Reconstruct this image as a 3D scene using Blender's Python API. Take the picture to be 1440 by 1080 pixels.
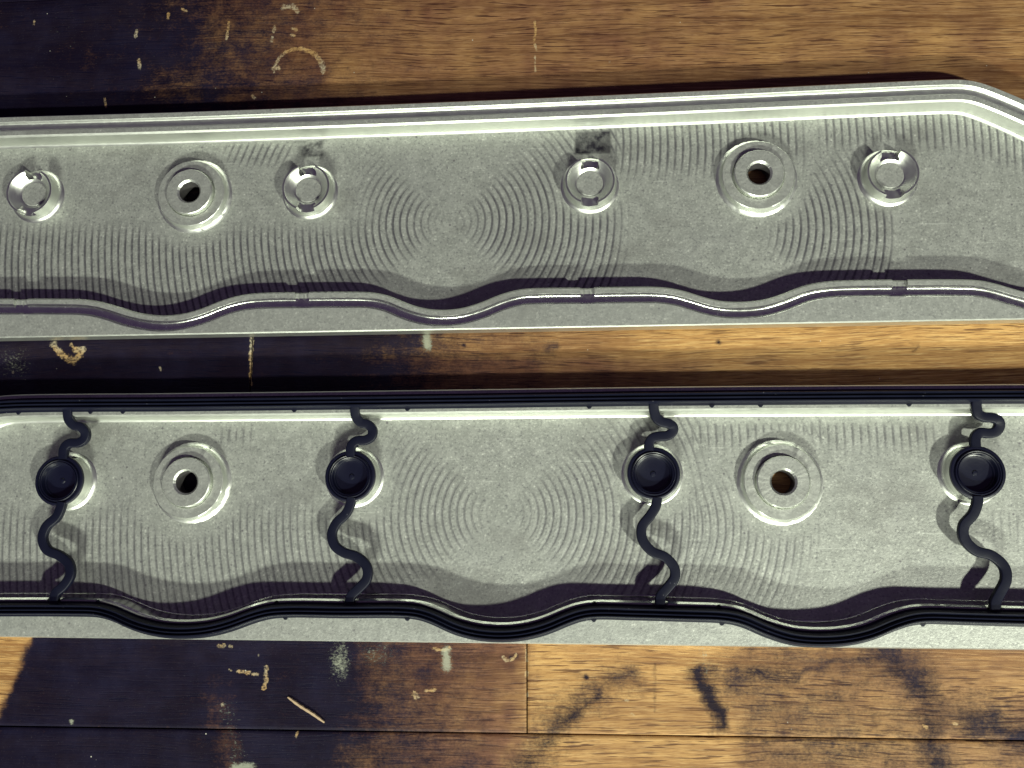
import bpy, math, random
import numpy as np
from mathutils import Matrix, Vector

random.seed(7)
rng = np.random.default_rng(7)
for o in list(bpy.data.objects):
    bpy.data.objects.remove(o, do_unlink=True)
scene = bpy.context.scene
COL = scene.collection

# ------------------------------------------------------------------ camera
FPX = 1200.0                       # focal length in pixels of the 1440 px wide photograph
zc = -np.array([.0742, -.154, -1.0]); zc /= np.linalg.norm(zc)
xc = np.array([.997, .011, .076]); xc -= xc.dot(zc) * zc; xc /= np.linalg.norm(xc)
yc = np.cross(zc, xc)
M = np.stack([xc, yc, zc], axis=1)           # world -> camera
MT = M.T
d0 = MT @ np.array([0, 0, -1.0])
CAM = -d0 * (0.30 / -d0[2])
cam_d = bpy.data.cameras.new('camera')
cam_d.sensor_width = 36.0
cam_d.lens = 36.0 * FPX / 1440.0
cam_d.clip_start = 0.01
cam_d.clip_end = 50
cam = bpy.data.objects.new('camera', cam_d)
COL.objects.link(cam)
cam.matrix_world = Matrix.Translation(Vector(CAM)) @ Matrix(MT.tolist()).to_4x4()
scene.camera = cam


def P(px, py, z):
    """point on the height z that the photograph shows at a pixel (used to take measures)"""
    r = MT @ np.array([(px - 720) / FPX, -(py - 540) / FPX, -1.0])
    t = (z - CAM[2]) / r[2]
    return CAM + t * r


def to_px(x, y, z=0.0):
    v = np.stack([x - CAM[0], y - CAM[1], np.full_like(x, z - CAM[2])], 0)
    c = M @ v.reshape(3, -1)
    return (720 + FPX * c[0] / -c[2]).reshape(x.shape), (540 - FPX * c[1] / -c[2]).reshape(x.shape)


# ------------------------------------------------------------------ world and lamps
world = bpy.data.worlds.new('World')
scene.world = world
world.use_nodes = True
bg = world.node_tree.nodes['Background']
bg.inputs[0].default_value = (0.165, 0.105, 0.24, 1)
bg.inputs[1].default_value = 0.34


def area(name, loc, target, sx, sy, power, color):
    l = bpy.data.lights.new(name, 'AREA')
    l.shape = 'RECTANGLE'; l.size = sx; l.size_y = sy
    l.energy = power; l.color = color
    o = bpy.data.objects.new(name, l)
    COL.objects.link(o)
    o.location = loc
    d = Vector(target) - Vector(loc)
    o.rotation_euler = d.to_track_quat('-Z', 'Y').to_euler()
    return o


area('tube_lamp', (-0.12, -1.22, 0.84), (0, 0, 0), 0.30, 0.05, 25.0, (.94, 1.0, .81))
area('bench_lamp', (0.68, -0.66, 0.82), (0.0, 0, 0), 0.05, 0.05, 15.5, (.95, 1.0, .81))

scene.view_settings.view_transform = 'Standard'
scene.view_settings.look = 'None'
scene.view_settings.exposure = -0.12
scene.view_settings.gamma = 1.0
scene.render.engine = 'CYCLES'
scene.cycles.max_bounces = 8


# ------------------------------------------------------------------ node helpers
class NT:
    def __init__(self, name):
        self.mat = bpy.data.materials.new(name)
        self.mat.use_nodes = True
        self.t = self.mat.node_tree
        self.bsdf = self.t.nodes['Principled BSDF']

    def n(self, kind, **kw):
        nd = self.t.nodes.new(kind)
        for k, v in kw.items():
            setattr(nd, k, v)
        return nd

    def put(self, sock, v):
        if isinstance(v, bpy.types.NodeSocket):
            self.t.links.new(v, sock)
        elif isinstance(v, (tuple, list)) and len(v) == 3 and sock.type == 'RGBA':
            sock.default_value = (*v, 1)
        else:
            sock.default_value = v

    def m(self, op, a, b=0.0, c=0.0, clamp=False):
        nd = self.n('ShaderNodeMath', operation=op, use_clamp=clamp)
        self.put(nd.inputs[0], a)
        if len(nd.inputs) > 1: self.put(nd.inputs[1], b)
        if len(nd.inputs) > 2: self.put(nd.inputs[2], c)
        return nd.outputs[0]

    def mix(self, f, a, b, blend='MIX'):
        nd = self.n('ShaderNodeMix', data_type='RGBA', blend_type=blend)
        self.put(nd.inputs[0], f); self.put(nd.inputs[6], a); self.put(nd.inputs[7], b)
        return nd.outputs[2]

    def obj(self):
        return self.n('ShaderNodeTexCoord').outputs['Object']

    def mapping(self, v, scale=(1, 1, 1), loc=(0, 0, 0), rot=(0, 0, 0)):
        nd = self.n('ShaderNodeMapping')
        self.put(nd.inputs['Vector'], v)
        nd.inputs['Scale'].default_value = scale
        nd.inputs['Location'].default_value = loc
        nd.inputs['Rotation'].default_value = rot
        return nd.outputs[0]

    def noise(self, v, scale, detail=3, rough=.55, dist=0.0):
        nd = self.n('ShaderNodeTexNoise')
        self.put(nd.inputs['Vector'], v)
        nd.inputs['Scale'].default_value = scale
        nd.inputs['Detail'].default_value = detail
        nd.inputs['Roughness'].default_value = rough
        nd.inputs['Distortion'].default_value = dist
        return nd.outputs[0]

    def voro(self, v, scale, feature='F1', out='Distance', rnd=1.0):
        nd = self.n('ShaderNodeTexVoronoi', feature=feature)
        self.put(nd.inputs['Vector'], v)
        nd.inputs['Scale'].default_value = scale
        nd.inputs['Randomness'].default_value = rnd
        return nd.outputs[out]

    def ramp(self, f, lo, hi, a=0.0, b=1.0, smooth=True):
        nd = self.n('ShaderNodeMapRange', interpolation_type='SMOOTHSTEP' if smooth else 'LINEAR')
        nd.clamp = True
        self.put(nd.inputs[0], f)
        self.put(nd.inputs[1], lo); self.put(nd.inputs[2], hi)
        self.put(nd.inputs[3], a); self.put(nd.inputs[4], b)
        return nd.outputs[0]

    def bump(self, h, dist, strength=1.0, normal=None):
        nd = self.n('ShaderNodeBump')
        nd.inputs['Strength'].default_value = strength
        nd.inputs['Distance'].default_value = dist
        self.put(nd.inputs['Height'], h)
        if normal is not None: self.put(nd.inputs['Normal'], normal)
        return nd.outputs[0]

    def attr(self, name):
        return self.n('ShaderNodeAttribute', attribute_name=name)

    def out(self, **kw):
        names = {'color': 'Base Color', 'rough': 'Roughness', 'metal': 'Metallic', 'normal': 'Normal',
                 'spec': 'Specular IOR Level', 'coat': 'Coat Weight', 'coat_rough': 'Coat Roughness'}
        for k, v in kw.items():
            self.put(self.bsdf.inputs[names[k]], v)
        return self.mat


ALU = (.44, .45, .425)


def alu_base(b, grain=1.0):
    """blasted / fly-cut aluminium: fine grain, pale flecks, dull blotches"""
    v = b.obj()
    n1 = b.noise(v, 1150, 3, .7)
    n2 = b.noise(v, 330, 4, .6)
    n3 = b.noise(v, 38, 4, .6)
    fl = b.voro(v, 420)
    spot = b.voro(b.mapping(v, (1, 1, 1), (.3, .7, 0)), 150)
    col = b.mix(b.ramp(n2, .35, .7), (.36, .37, .35), ALU)
    col = b.mix(b.m('MULTIPLY', b.ramp(n1, .55, .67), .75 * grain), col, (.60, .62, .57))
    col = b.mix(b.m('MULTIPLY', b.ramp(n1, .45, .33), .80 * grain), col, (.20, .20, .21))
    col = b.mix(b.m('MULTIPLY', b.ramp(n3, .45, .75), .25), col, (.32, .325, .33))
    col = b.mix(b.m('MULTIPLY', b.ramp(spot, .085, .04), .8), col, (.16, .15, .17))
    for k, (ang, th) in enumerate(((.5, .735), (-.9, .745), (1.35, .74))):
        sc = b.noise(b.mapping(v, (26, 900, 1), (k * .7, k * .3, 0), (0, 0, ang)), 1, 2, .5)
        gate = b.ramp(b.noise(b.mapping(v, (1, 1, 1), (k * 2.3, 1, 0)), 70, 2, .5), .48, .62)
        col = b.mix(b.m('MULTIPLY', b.m('MULTIPLY', b.ramp(sc, th - .07, th), gate), .3), col, (.80, .82, .77))
    grime = b.noise(b.mapping(v, (1, 1.5, 1), (.4, .2, 0)), 21, 5, .68)
    col = b.mix(b.m('MULTIPLY', b.ramp(grime, .52, .70), .5), col, (.20, .195, .19))
    flk = b.ramp(fl, .19, .09)
    flk = b.m('MULTIPLY', flk, b.ramp(n2, .46, .58))
    col = b.mix(b.m('MULTIPLY', flk, .38 * grain), col, (.92, .93, .86))
    return v, col, n1, n2, n3, flk


def mat_flat():
    b = NT('aluminium_flat')
    v, col, n1, n2, n3, flk = alu_base(b, 1.0)
    col = b.mix(.12, col, (.9, .92, .86))
    r = b.m('ADD', b.m('MULTIPLY', n2, .14), .36)
    h = b.m('ADD', n1, b.m('MULTIPLY', n2, .8))
    return b.out(color=col, metal=.55, rough=b.m('ADD', r, .05), normal=b.bump(h, .00012, .6))


def mat_bright(name, base, dark=(.42, .43, .44)):
    b = NT(name)
    v = b.obj()
    s = b.noise(b.mapping(v, (1, 1, 5)), 420, 3, .6)
    n2 = b.noise(v, 60, 3, .6)
    col = b.mix(s, (.66, .68, .64), (.80, .82, .77))
    col = b.mix(b.m('MULTIPLY', b.ramp(n2, .55, .75), .35), col, dark)
    r = b.m('ADD', b.m('MULTIPLY', s, .16), base)
    return b.out(color=col, metal=1.0, rough=b.m('ADD', r, .02), normal=b.bump(s, .00006, .5))


def mat_floor(name, centres, pitch, bold):
    """pocket floor: cutter rings round the given centres, faded by the 'marks' attribute"""
    b = NT(name)
    v, col, n1, n2, n3, flk = alu_base(b, 1.0)
    a = b.attr('marks')
    sep = b.n('ShaderNodeSeparateColor')
    b.t.links.new(a.outputs['Color'], sep.inputs[0])
    refl_dark = sep.outputs[2]
    chan = (sep.outputs[0], sep.outputs[1], a.outputs['Alpha'])
    wob = b.m('MULTIPLY', b.m('SUBTRACT', b.noise(v, 55, 2, .5), .5), .0006)
    hs, ls = None, None
    for i, (cx, cy) in enumerate(centres):
        vd = b.n('ShaderNodeVectorMath', operation='DISTANCE')
        b.put(vd.inputs[0], b.mapping(v, (1, 1, 0)))
        vd.inputs[1].default_value = (cx, cy, 0)
        r = b.m('ADD', vd.outputs['Value'], wob)
        f = b.m('FRACT', b.m('DIVIDE', r, pitch[i]))
        # a shallow scallop that ends in a sharp step
        tri = b.m('MINIMUM', b.m('DIVIDE', f, .62), b.m('DIVIDE', b.m('SUBTRACT', 1, f), .38))
        sc = b.m('POWER', tri, .55)
        line = b.ramp(tri, .42 + .14 * bold, .10)
        mk = b.m('MULTIPLY', chan[i], b.ramp(b.noise(v, 300, 3, .65), .28, .58, .6, 1.0))
        h = b.m('MULTIPLY', sc, mk)
        l = b.m('MULTIPLY', line, mk)
        hs = h if hs is None else b.m('ADD', hs, h)
        ls = l if ls is None else b.m('MAXIMUM', ls, l)
    col = b.mix(b.m('MULTIPLY', ls, bold), col, (.085, .08, .10))
    col = b.mix(b.m('MULTIPLY', refl_dark, b.ramp(n2, .35, .60, .96, .62)), col, (.016, .013, .026))  # recesses behind two cups: their dark reflection painted into the colour
    rr = b.m('ADD', b.m('MULTIPLY', n2, .14), .40)
    rr = b.m('SUBTRACT', rr, b.m('MULTIPLY', refl_dark, .14))
    nrm = b.bump(hs, .00026 * bold, .75)
    h2 = b.m('ADD', n1, b.m('MULTIPLY', n2, .8))
    nrm = b.bump(h2, .00013, .6, nrm)
    return b.out(color=col, metal=.5, rough=b.m('ADD', rr, .06), normal=nrm)


def mat_rubber(name, rough, spec):
    b = NT(name)
    v = b.obj()
    n = b.noise(v, 900, 3, .6)
    n2 = b.noise(v, 90, 3, .6)
    col = b.mix(n2, (.0022, .0030, .012), (.005, .0062, .021))
    col = b.mix(b.m('MULTIPLY', b.ramp(b.voro(v, 260), .07, .03), .5), col, (.14, .14, .17))
    return b.out(color=col, rough=b.m('ADD', b.m('MULTIPLY', n2, .2), rough), spec=spec, normal=b.bump(n, .00008, .4))


def mat_wood(name, loc, rot=0.0):
    b = NT(name)
    v = b.mapping(b.obj(), (1, 1, 1), loc, (0, 0, rot))
    a = b.attr('stain')
    sep = b.n('ShaderNodeSeparateColor')
    b.t.links.new(a.outputs['Color'], sep.inputs[0])
    dark, bare, amber, paint = sep.outputs[0], sep.outputs[1], sep.outputs[2], a.outputs['Alpha']
    warp = b.noise(b.mapping(v, (1, 3, 1)), 6, 2, .5)
    vv = b.n('ShaderNodeVectorMath', operation='ADD')
    cmb = b.n('ShaderNodeCombineXYZ')
    b.put(cmb.inputs[1], b.m('MULTIPLY', warp, .014))
    b.put(vv.inputs[0], v); b.t.links.new(cmb.outputs[0], vv.inputs[1])
    g = vv.outputs[0]
    broad = b.noise(b.mapping(g, (2.2, 46, 1)), 1, 4, .6)
    fine = b.noise(b.mapping(g, (14, 420, 1)), 1, 4, .65)
    fib = b.noise(b.mapping(g, (60, 1600, 1)), 1, 3, .7)
    pore = b.voro(b.mapping(g, (62, 700, 1)), 1)
    pore2 = b.noise(b.mapping(g, (70, 1500, 1)), 1, 2, .6)
    tone = b.m('ADD', b.m('MULTIPLY', broad, .55), b.m('MULTIPLY', fine, .45))
    brown = b.mix(b.ramp(tone, .34, .66), (.062, .024, .013), (.205, .090, .048))
    gold = b.mix(b.ramp(tone, .36, .64), (.24, .104, .034), (.63, .37, .138))
    col = b.mix(amber, brown, gold)
    col = b.mix(b.m('MULTIPLY', b.ramp(fib, .48, .66), .5), col, b.mix(amber, (.29, .135, .082), (.74, .50, .22)))
    pm = b.m('MULTIPLY', b.ramp(pore2, .55, .63), b.ramp(broad, .34, .62, .15, 1))
    col = b.mix(b.m('MULTIPLY', pm, .9), col, b.mix(amber, (.035, .009, .008), (.085, .030, .012)))
    fib2 = b.noise(b.mapping(g, (180, 2300, 1)), 1, 2, .6)
    col = b.mix(b.m('MULTIPLY', b.ramp(fib2, .50, .36), .5), col, b.mix(amber, (.085, .028, .016), (.24, .11, .035)))
    # stain that soaked into the wood (ragged edge)
    cloud = b.noise(v, 48, 5, .68)
    speck = b.noise(b.mapping(v, (1, 1.6, 1)), 900, 3, .7)
    dm = b.m('ADD', dark, b.m('MULTIPLY', b.m('SUBTRACT', cloud, .5), .55))
    dm = b.m('ADD', dm, b.m('MULTIPLY', b.m('SUBTRACT', speck, .5), .55))
    dm = b.m('ADD', dm, b.m('MULTIPLY', b.m('SUBTRACT', fine, .5), .6))
    dm = b.m('ADD', dm, b.m('MULTIPLY', b.m('SUBTRACT', b.noise(v, 170, 4, .7), .5), .7))
    dmask = b.ramp(dm, .13, .88)
    dirt = b.noise(b.mapping(v, (1, 1.4, 1)), 1300, 3, .7)
    navy = b.mix(b.ramp(cloud, .35, .72), (.0022, .0022, .0125), (.007, .0075, .026))
    navy = b.mix(b.m('MULTIPLY', b.ramp(dirt, .60, .78), .5), navy, (.055, .052, .066))
    navy = b.mix(b.m('MULTIPLY', b.ramp(fib, .62, .76), .22), navy, (.04, .038, .055))
    col = b.mix(b.m('MULTIPLY', dmask, .965), col, navy)
    # bare wood where the finish chipped away
    bm_ = b.m('ADD', bare, b.m('MULTIPLY', b.m('SUBTRACT', b.noise(v, 520, 4, .75), .5), 1.25))
    bmask = b.m('MULTIPLY', b.ramp(bm_, .50, .74), b.ramp(b.noise(v, 1100, 2, .6), .36, .52, .25, 1))
    chips = b.ramp(b.voro(b.mapping(v, (1, .7, 1)), 88), .05, .025)
    chips = b.m('MULTIPLY', chips, b.ramp(cloud, .52, .62))
    col = b.mix(b.m('MULTIPLY', chips, .55), col, (.40, .34, .25))
    col = b.mix(b.m('MULTIPLY', b.m('MULTIPLY', bmask, .9), b.ramp(b.noise(b.mapping(g, (160, 900, 1)), 1, 3, .7), .34, .55, .3, 1)), col, b.mix(b.ramp(cloud, .38, .62), b.mix(fine, (.34, .185, .065), (.62, .40, .17)), b.mix(fine, (.30, .26, .19), (.56, .48, .35))))
    # pale paint and dust smears
    pmx = b.m('ADD', paint, b.m('MULTIPLY', b.m('SUBTRACT', speck, .5), .9))
    pmx = b.m('ADD', pmx, b.m('MULTIPLY', b.m('SUBTRACT', b.noise(v, 260, 4, .7), .5), .5))
    col = b.mix(b.m('MULTIPLY', b.ramp(pmx, .35, .75), .72), col, (.36, .375, .30))
    # a few pin-head specks of pale dust
    dust = b.ramp(b.voro(b.mapping(v, (1, 1, 1), (3.1, .4, 0)), 150), .045, .02)
    dust = b.m('MULTIPLY', dust, b.ramp(b.noise(v, 30, 2, .5), .50, .60))
    col = b.mix(b.m('MULTIPLY', dust, .85), col, (.62, .60, .52))
    rough = b.m('ADD', b.m('MULTIPLY', fine, .22), b.m('MULTIPLY', dmask, -.03))
    rough = b.m('ADD', rough, .48)
    hh = b.m('SUBTRACT', b.m('ADD', b.m('MULTIPLY', fine, .6), b.m('MULTIPLY', speck, .4)), b.m('MULTIPLY', pm, .7))
    return b.out(color=col, rough=rough, spec=b.m('SUBTRACT', .30, b.m('MULTIPLY', dmask, .2)), normal=b.bump(hh, .0002, .45))


def mat_simple(name, c1, c2, scale, rough):
    b = NT(name)
    n = b.noise(b.obj(), scale, 4, .6)
    return b.out(color=b.mix(n, c1, c2), rough=rough, normal=b.bump(n, .0001, .4))


# ------------------------------------------------------------------ mesh helpers
def link(o, parent=None):
    COL.objects.link(o)
    if parent is not None:
        o.parent = parent
    return o


def mesh(name, verts, faces, mats, parent=None, midx=None, sharp=35, loc=None):
    me = bpy.data.meshes.new(name)
    me.from_pydata([tuple(map(float, v)) for v in verts], [], [tuple(map(int, f)) for f in faces])
    for mt in (mats if isinstance(mats, (list, tuple)) else [mats]):
        me.materials.append(mt)
    if midx is not None:
        me.polygons.foreach_set('material_index', np.asarray(midx, dtype=np.int32))
    me.polygons.foreach_set('use_smooth', [True] * len(me.polygons))
    if sharp:
        me.set_sharp_from_angle(angle=math.radians(sharp))
    me.update()
    o = bpy.data.objects.new(name, me)
    if loc is not None:
        o.location = loc
    return link(o, parent)


def empty(name, loc, label, cat, group=None):
    o = bpy.data.objects.new(name, None)
    o.empty_display_size = .02
    o.location = loc
    o['label'] = label; o['category'] = cat
    if group: o['group'] = group
    return link(o)


def catmull(pts, step, closed=True, sigma=0.0):
    """centripetal spline through pts, resampled evenly"""
    p = np.asarray(pts, float)
    n = len(p)
    out = []
    rngi = range(n if closed else n - 1)
    for i in rngi:
        if closed:
            q = [p[(i + k) % n] for k in (-1, 0, 1, 2)]
        else:
            q = [p[max(i - 1, 0)], p[i], p[i + 1], p[min(i + 2, n - 1)]]
            if i == 0: q[0] = 2 * q[1] - q[2]
            if i == n - 2: q[3] = 2 * q[2] - q[1]
        t = [0]
        for k in range(3):
            t.append(t[-1] + max(np.linalg.norm(q[k + 1] - q[k]), 1e-9) ** .5)
        u = np.linspace(t[1], t[2], 24, endpoint=False)[:, None]
        A1 = (t[1] - u) / (t[1] - t[0]) * q[0] + (u - t[0]) / (t[1] - t[0]) * q[1]
        A2 = (t[2] - u) / (t[2] - t[1]) * q[1] + (u - t[1]) / (t[2] - t[1]) * q[2]
        A3 = (t[3] - u) / (t[3] - t[2]) * q[2] + (u - t[2]) / (t[3] - t[2]) * q[3]
        B1 = (t[2] - u) / (t[2] - t[0]) * A1 + (u - t[0]) / (t[2] - t[0]) * A2
        B2 = (t[3] - u) / (t[3] - t[1]) * A2 + (u - t[1]) / (t[3] - t[1]) * A3
        out.append((t[2] - u) / (t[2] - t[1]) * B1 + (u - t[1]) / (t[2] - t[1]) * B2)
    c = np.concatenate(out)
    if not closed:
        c = np.vstack([c, p[-1]])
    return resample(c, step, closed, sigma)


def resample(c, step, closed=True, sigma=0.0):
    cc = np.vstack([c, c[:1]]) if closed else c
    s = np.concatenate([[0], np.cumsum(np.linalg.norm(np.diff(cc, axis=0), axis=1))])
    n = max(int(round(s[-1] / step)), 4)
    u = np.linspace(0, s[-1], n + (0 if closed else 1), endpoint=not closed)
    r = np.stack([np.interp(u, s, cc[:, k]) for k in range(c.shape[1])], 1)
    if sigma > 0:
        k = int(3 * sigma / step) + 1
        w = np.exp(-.5 * (np.arange(-k, k + 1) * step / sigma) ** 2); w /= w.sum()
        if closed:
            e = np.vstack([r[-k:], r, r[:k]])
        else:
            e = np.vstack([2 * r[0] - r[k:0:-1], r, 2 * r[-1] - r[-2:-k - 2:-1]])
        r = np.stack([np.convolve(e[:, j], w, 'valid') for j in range(r.shape[1])], 1)
    return r


def normals2d(c, closed=True):
    if closed:
        t = np.roll(c, -1, 0) - np.roll(c, 1, 0)
    else:
        t = np.gradient(c, axis=0)
    t = t[:, :2] / np.linalg.norm(t[:, :2], axis=1)[:, None]
    return np.stack([-t[:, 1], t[:, 0]], 1)       # left of the direction


def loft(rings, closed_rings=True, closed_section=False):
    """rings: (n, m, 3): n stations along, m points of the section"""
    n, m, _ = rings.shape
    idx = np.arange(n * m).reshape(n, m)
    a = idx if not closed_rings else np.vstack([idx, idx[:1]])
    if closed_section:
        a = np.hstack([a, a[:, :1]])
    f = np.stack([a[:-1, :-1], a[1:, :-1], a[1:, 1:], a[:-1, 1:]], -1)
    col = np.tile(np.arange(a.shape[1] - 1), (a.shape[0] - 1, 1))
    return rings.reshape(-1, 3), f.reshape(-1, 4), col.reshape(-1)


def lathe(profile, seg=72, zfun=None, cap=False):
    ang = np.linspace(0, 2 * math.pi, seg, endpoint=False)
    p = np.asarray(profile, float)
    r = np.zeros((seg, len(p), 3))
    r[..., 0] = np.cos(ang)[:, None] * p[None, :, 0]
    r[..., 1] = np.sin(ang)[:, None] * p[None, :, 0]
    r[..., 2] = p[None, :, 1]
    if zfun is not None:
        r[..., 2] = zfun(r[..., 0], r[..., 1], r[..., 2])
    v, f, c = loft(r)
    f = f[:, ::-1]
    if cap:
        f = [tuple(q) for q in f]
        idx = np.arange(seg * len(p)).reshape(seg, len(p))
        f.append(tuple(idx[:, -1]))
        c = list(c) + [c.max()]
    return v, f, c


# ------------------------------------------------------------------ materials
M_FLAT = mat_flat()
M_BRIGHT = mat_bright('aluminium_machined', .34)
M_WALL = mat_bright('aluminium_wall', .05)
M_GROOVE = mat_bright('aluminium_groove', .15)
M_CUP = mat_bright('aluminium_cup', .27)
M_BORE_SHADE = mat_simple('shade_tinted_bore', (.03, .028, .032), (.075, .07, .07), 700, .5)  # near-black colour paints in the shade inside the bolt bores
M_RUBBER = mat_rubber('black_rubber', .40, .28)
M_PLUG = mat_rubber('black_rubber_plug', .24, .6)

# ------------------------------------------------------------------ workbench of stained planks
def vnoise(x, y, seed):
    r = np.random.default_rng(seed)
    tab = r.random((256, 256))
    xi = np.floor(x).astype(int); yi = np.floor(y).astype(int)
    fx = x - xi; fy = y - yi
    fx = fx * fx * (3 - 2 * fx); fy = fy * fy * (3 - 2 * fy)
    g = lambda a, b_: tab[a % 256, b_ % 256]
    return (g(xi, yi) * (1 - fx) + g(xi + 1, yi) * fx) * (1 - fy) + (g(xi, yi + 1) * (1 - fx) + g(xi + 1, yi + 1) * fx) * fy


def fbm(x, y, seed, o=4):
    s = 0; a = .5
    for k in range(o):
        s = s + a * vnoise(x * 2 ** k, y * 2 ** k, seed + k); a *= .5
    return s / (1 - .5 ** o)


def sst(x, a, b):
    t = np.clip((x - a) / (b - a), 0, 1)
    return t * t * (3 - 2 * t)


def seg(X, Y, pts, w0, w1=None):
    """soft stroke along a polyline; 1 on the line, .5 at the half width"""
    w1 = w0 if w1 is None else w1
    best = np.zeros_like(X)
    n = len(pts) - 1
    for i in range(n):
        (x0, y0), (x1, y1) = pts[i], pts[i + 1]
        dx, dy = x1 - x0, y1 - y0
        t = np.clip(((X - x0) * dx + (Y - y0) * dy) / (dx * dx + dy * dy + 1e-9), 0, 1)
        d = np.hypot(X - x0 - t * dx, Y - y0 - t * dy)
        w = w0 + (w1 - w0) * (i + t) / n
        best = np.maximum(best, np.clip(1 - .5 * d / w, 0, 1))
    return best


def stains(X, Y):
    """colour fields of the bench top; X, Y run in units of a quarter millimetre across the bench"""
    n1 = fbm(X / 60, Y / 60, 11); n2 = fbm(X / 14, Y / 14, 21)
    wob = (n1 - .5) * 120 + (n2 - .5) * 40
    # black finish on the left of the bench
    top = 1 - sst(X + wob, 60, 600) * .72 - sst(X + wob, 450, 780) * .30
    mid = 1 - sst(X + wob * 1.2, 420, 860)
    mid = np.maximum(mid, .34 * (1 - sst(X, 700, 960)))
    bot = 1 - sst(X + wob, 400, 620) * .48 - sst(X + wob, 600, 790) * .44
    bot -= .28 * np.exp(-((X - 312 - (Y - 1000) * .22) / 30) ** 2) * sst(Y, 920, 990)
    k1 = sst(Y, 250, 420); k2 = sst(Y, 620, 780)
    dark = top * (1 - k1) + (mid * (1 - k2) + bot * k2) * k1
    # bare orange corner near the lower left
    edge = 43 - (Y - 900) * .41 + (n2 - .5) * 10 + (n1 - .5) * 6
    corner = sst(edge - X, -12, 12) * sst(Y, 860, 880)
    dark = dark * (1 - corner)
    dark += .10 * (n1 - .5)
    # dark blotches on the golden side
    X0, Y0 = X, Y
    X = X0 + (fbm(X0 / 26, Y0 / 16, 41) - .5) * 30
    Y = Y0 + (fbm(X0 / 26, Y0 / 16, 51) - .5) * 20
    bl = .62 * seg(X, Y, [(735, 1085), (760, 1050), (790, 1012), (830, 980), (860, 958), (890, 952)], 34, 20)
    bl = np.maximum(bl, .74 * seg(X, Y, [(800, 1012), (825, 985), (845, 972)], 18, 10))
    bl = np.maximum(bl, .98 * seg(X, Y, [(986, 950), (1000, 975), (1012, 1018)], 19, 13))
    bl = np.maximum(bl, .72 * seg(X, Y, [(1240, 915), (1275, 945), (1300, 975), (1310, 1030), (1318, 1085)], 44, 34))
    bl = np.maximum(bl, .72 * seg(X, Y, [(1300, 1000), (1360, 1010), (1440, 1035)], 34, 44))
    bl = np.maximum(bl, .66 * seg(X, Y, [(1040, 955), (1075, 950), (1110, 955)], 34, 26))
    bl = np.maximum(bl, .60 * seg(X, Y, [(1105, 965), (1130, 945), (1200, 925), (1250, 915)], 10, 12))
    bl = np.maximum(bl, .55 * seg(X, Y, [(1080, 1060), (1150, 1050), (1230, 1062)], 22, 22))
    haze = .44 * sst(X, 1010, 1060) * (1 - sst(X, 1275, 1320)) * sst(Y, 890, 920)
    bl = np.maximum(bl, haze + .12 * (n2 - .5)) + .10 * (n2 - .5)
    bl = np.maximum(bl, .50 * seg(X, Y, [(815, 965), (845, 995)], 4))
    bl = np.maximum(bl, .62 * seg(X, Y, [(770, 490), (780, 492)], 9))
    bl = np.maximum(bl, .55 * seg(X, Y, [(1288, 487), (1281, 498)], 4))
    X, Y = X0, Y0
    for (a, b_) in ((1010, 480), (824, 952), (652, 485), (718, 925), (725, 922)):
        bl = np.maximum(bl, .95 * seg(X, Y, [(a, b_), (a + 1, b_ + 1)], 3.4))
    bl = np.maximum(bl, .52 * seg(X, Y, [(921, 935), (921, 1000)], 3.0))
    bl = np.maximum(bl, .45 * seg(X, Y, [(435, 5), (440, 40), (425, 50)], 16))
    bl = np.maximum(bl, .42 * seg(X, Y, [(405, 90), (425, 100)], 22))
    bl = np.maximum(bl, .34 * seg(X, Y, [(500, 10), (520, 55), (525, 100)], 14))
    dark = np.maximum(dark, bl * sst(X, 380, 400))
    # warmer, more golden to the right and to the front
    gold = .15 + .22 * sst(X, 700, 1300)
    gold_m = .30 + .70 * sst(X + wob, 600, 1150)
    gold_b = .02 + .72 * sst(X + wob * .6, 700, 775) - .30 * sst(X, 1000, 1080) - .12 * sst(X, 1280, 1440)
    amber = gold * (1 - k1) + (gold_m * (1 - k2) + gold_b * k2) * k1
    amber += (n1 - .5) * .5 + (n2 - .5) * .25
    amber -= .45 * sst(Y, 496, 512) * (1 - sst(Y, 560, 640)) * (1 - sst(X, 900, 1300))  # browner strip behind the lower cover: its cast shadow put into the tone
    amber = np.maximum(amber, corner * .8)
    # places where the finish chipped down to bare wood
    bare = np.zeros_like(X)
    arc = [(420 + 35 * math.cos(a), 103 - 35 * math.sin(a)) for a in np.linspace(math.radians(178), math.radians(5), 16)]
    bare = np.maximum(bare, seg(X, Y, arc, 2.2, 5.0) * .95)
    bare = np.maximum(bare, seg(X, Y, [(383, 97), (392, 95)], 3))
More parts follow.
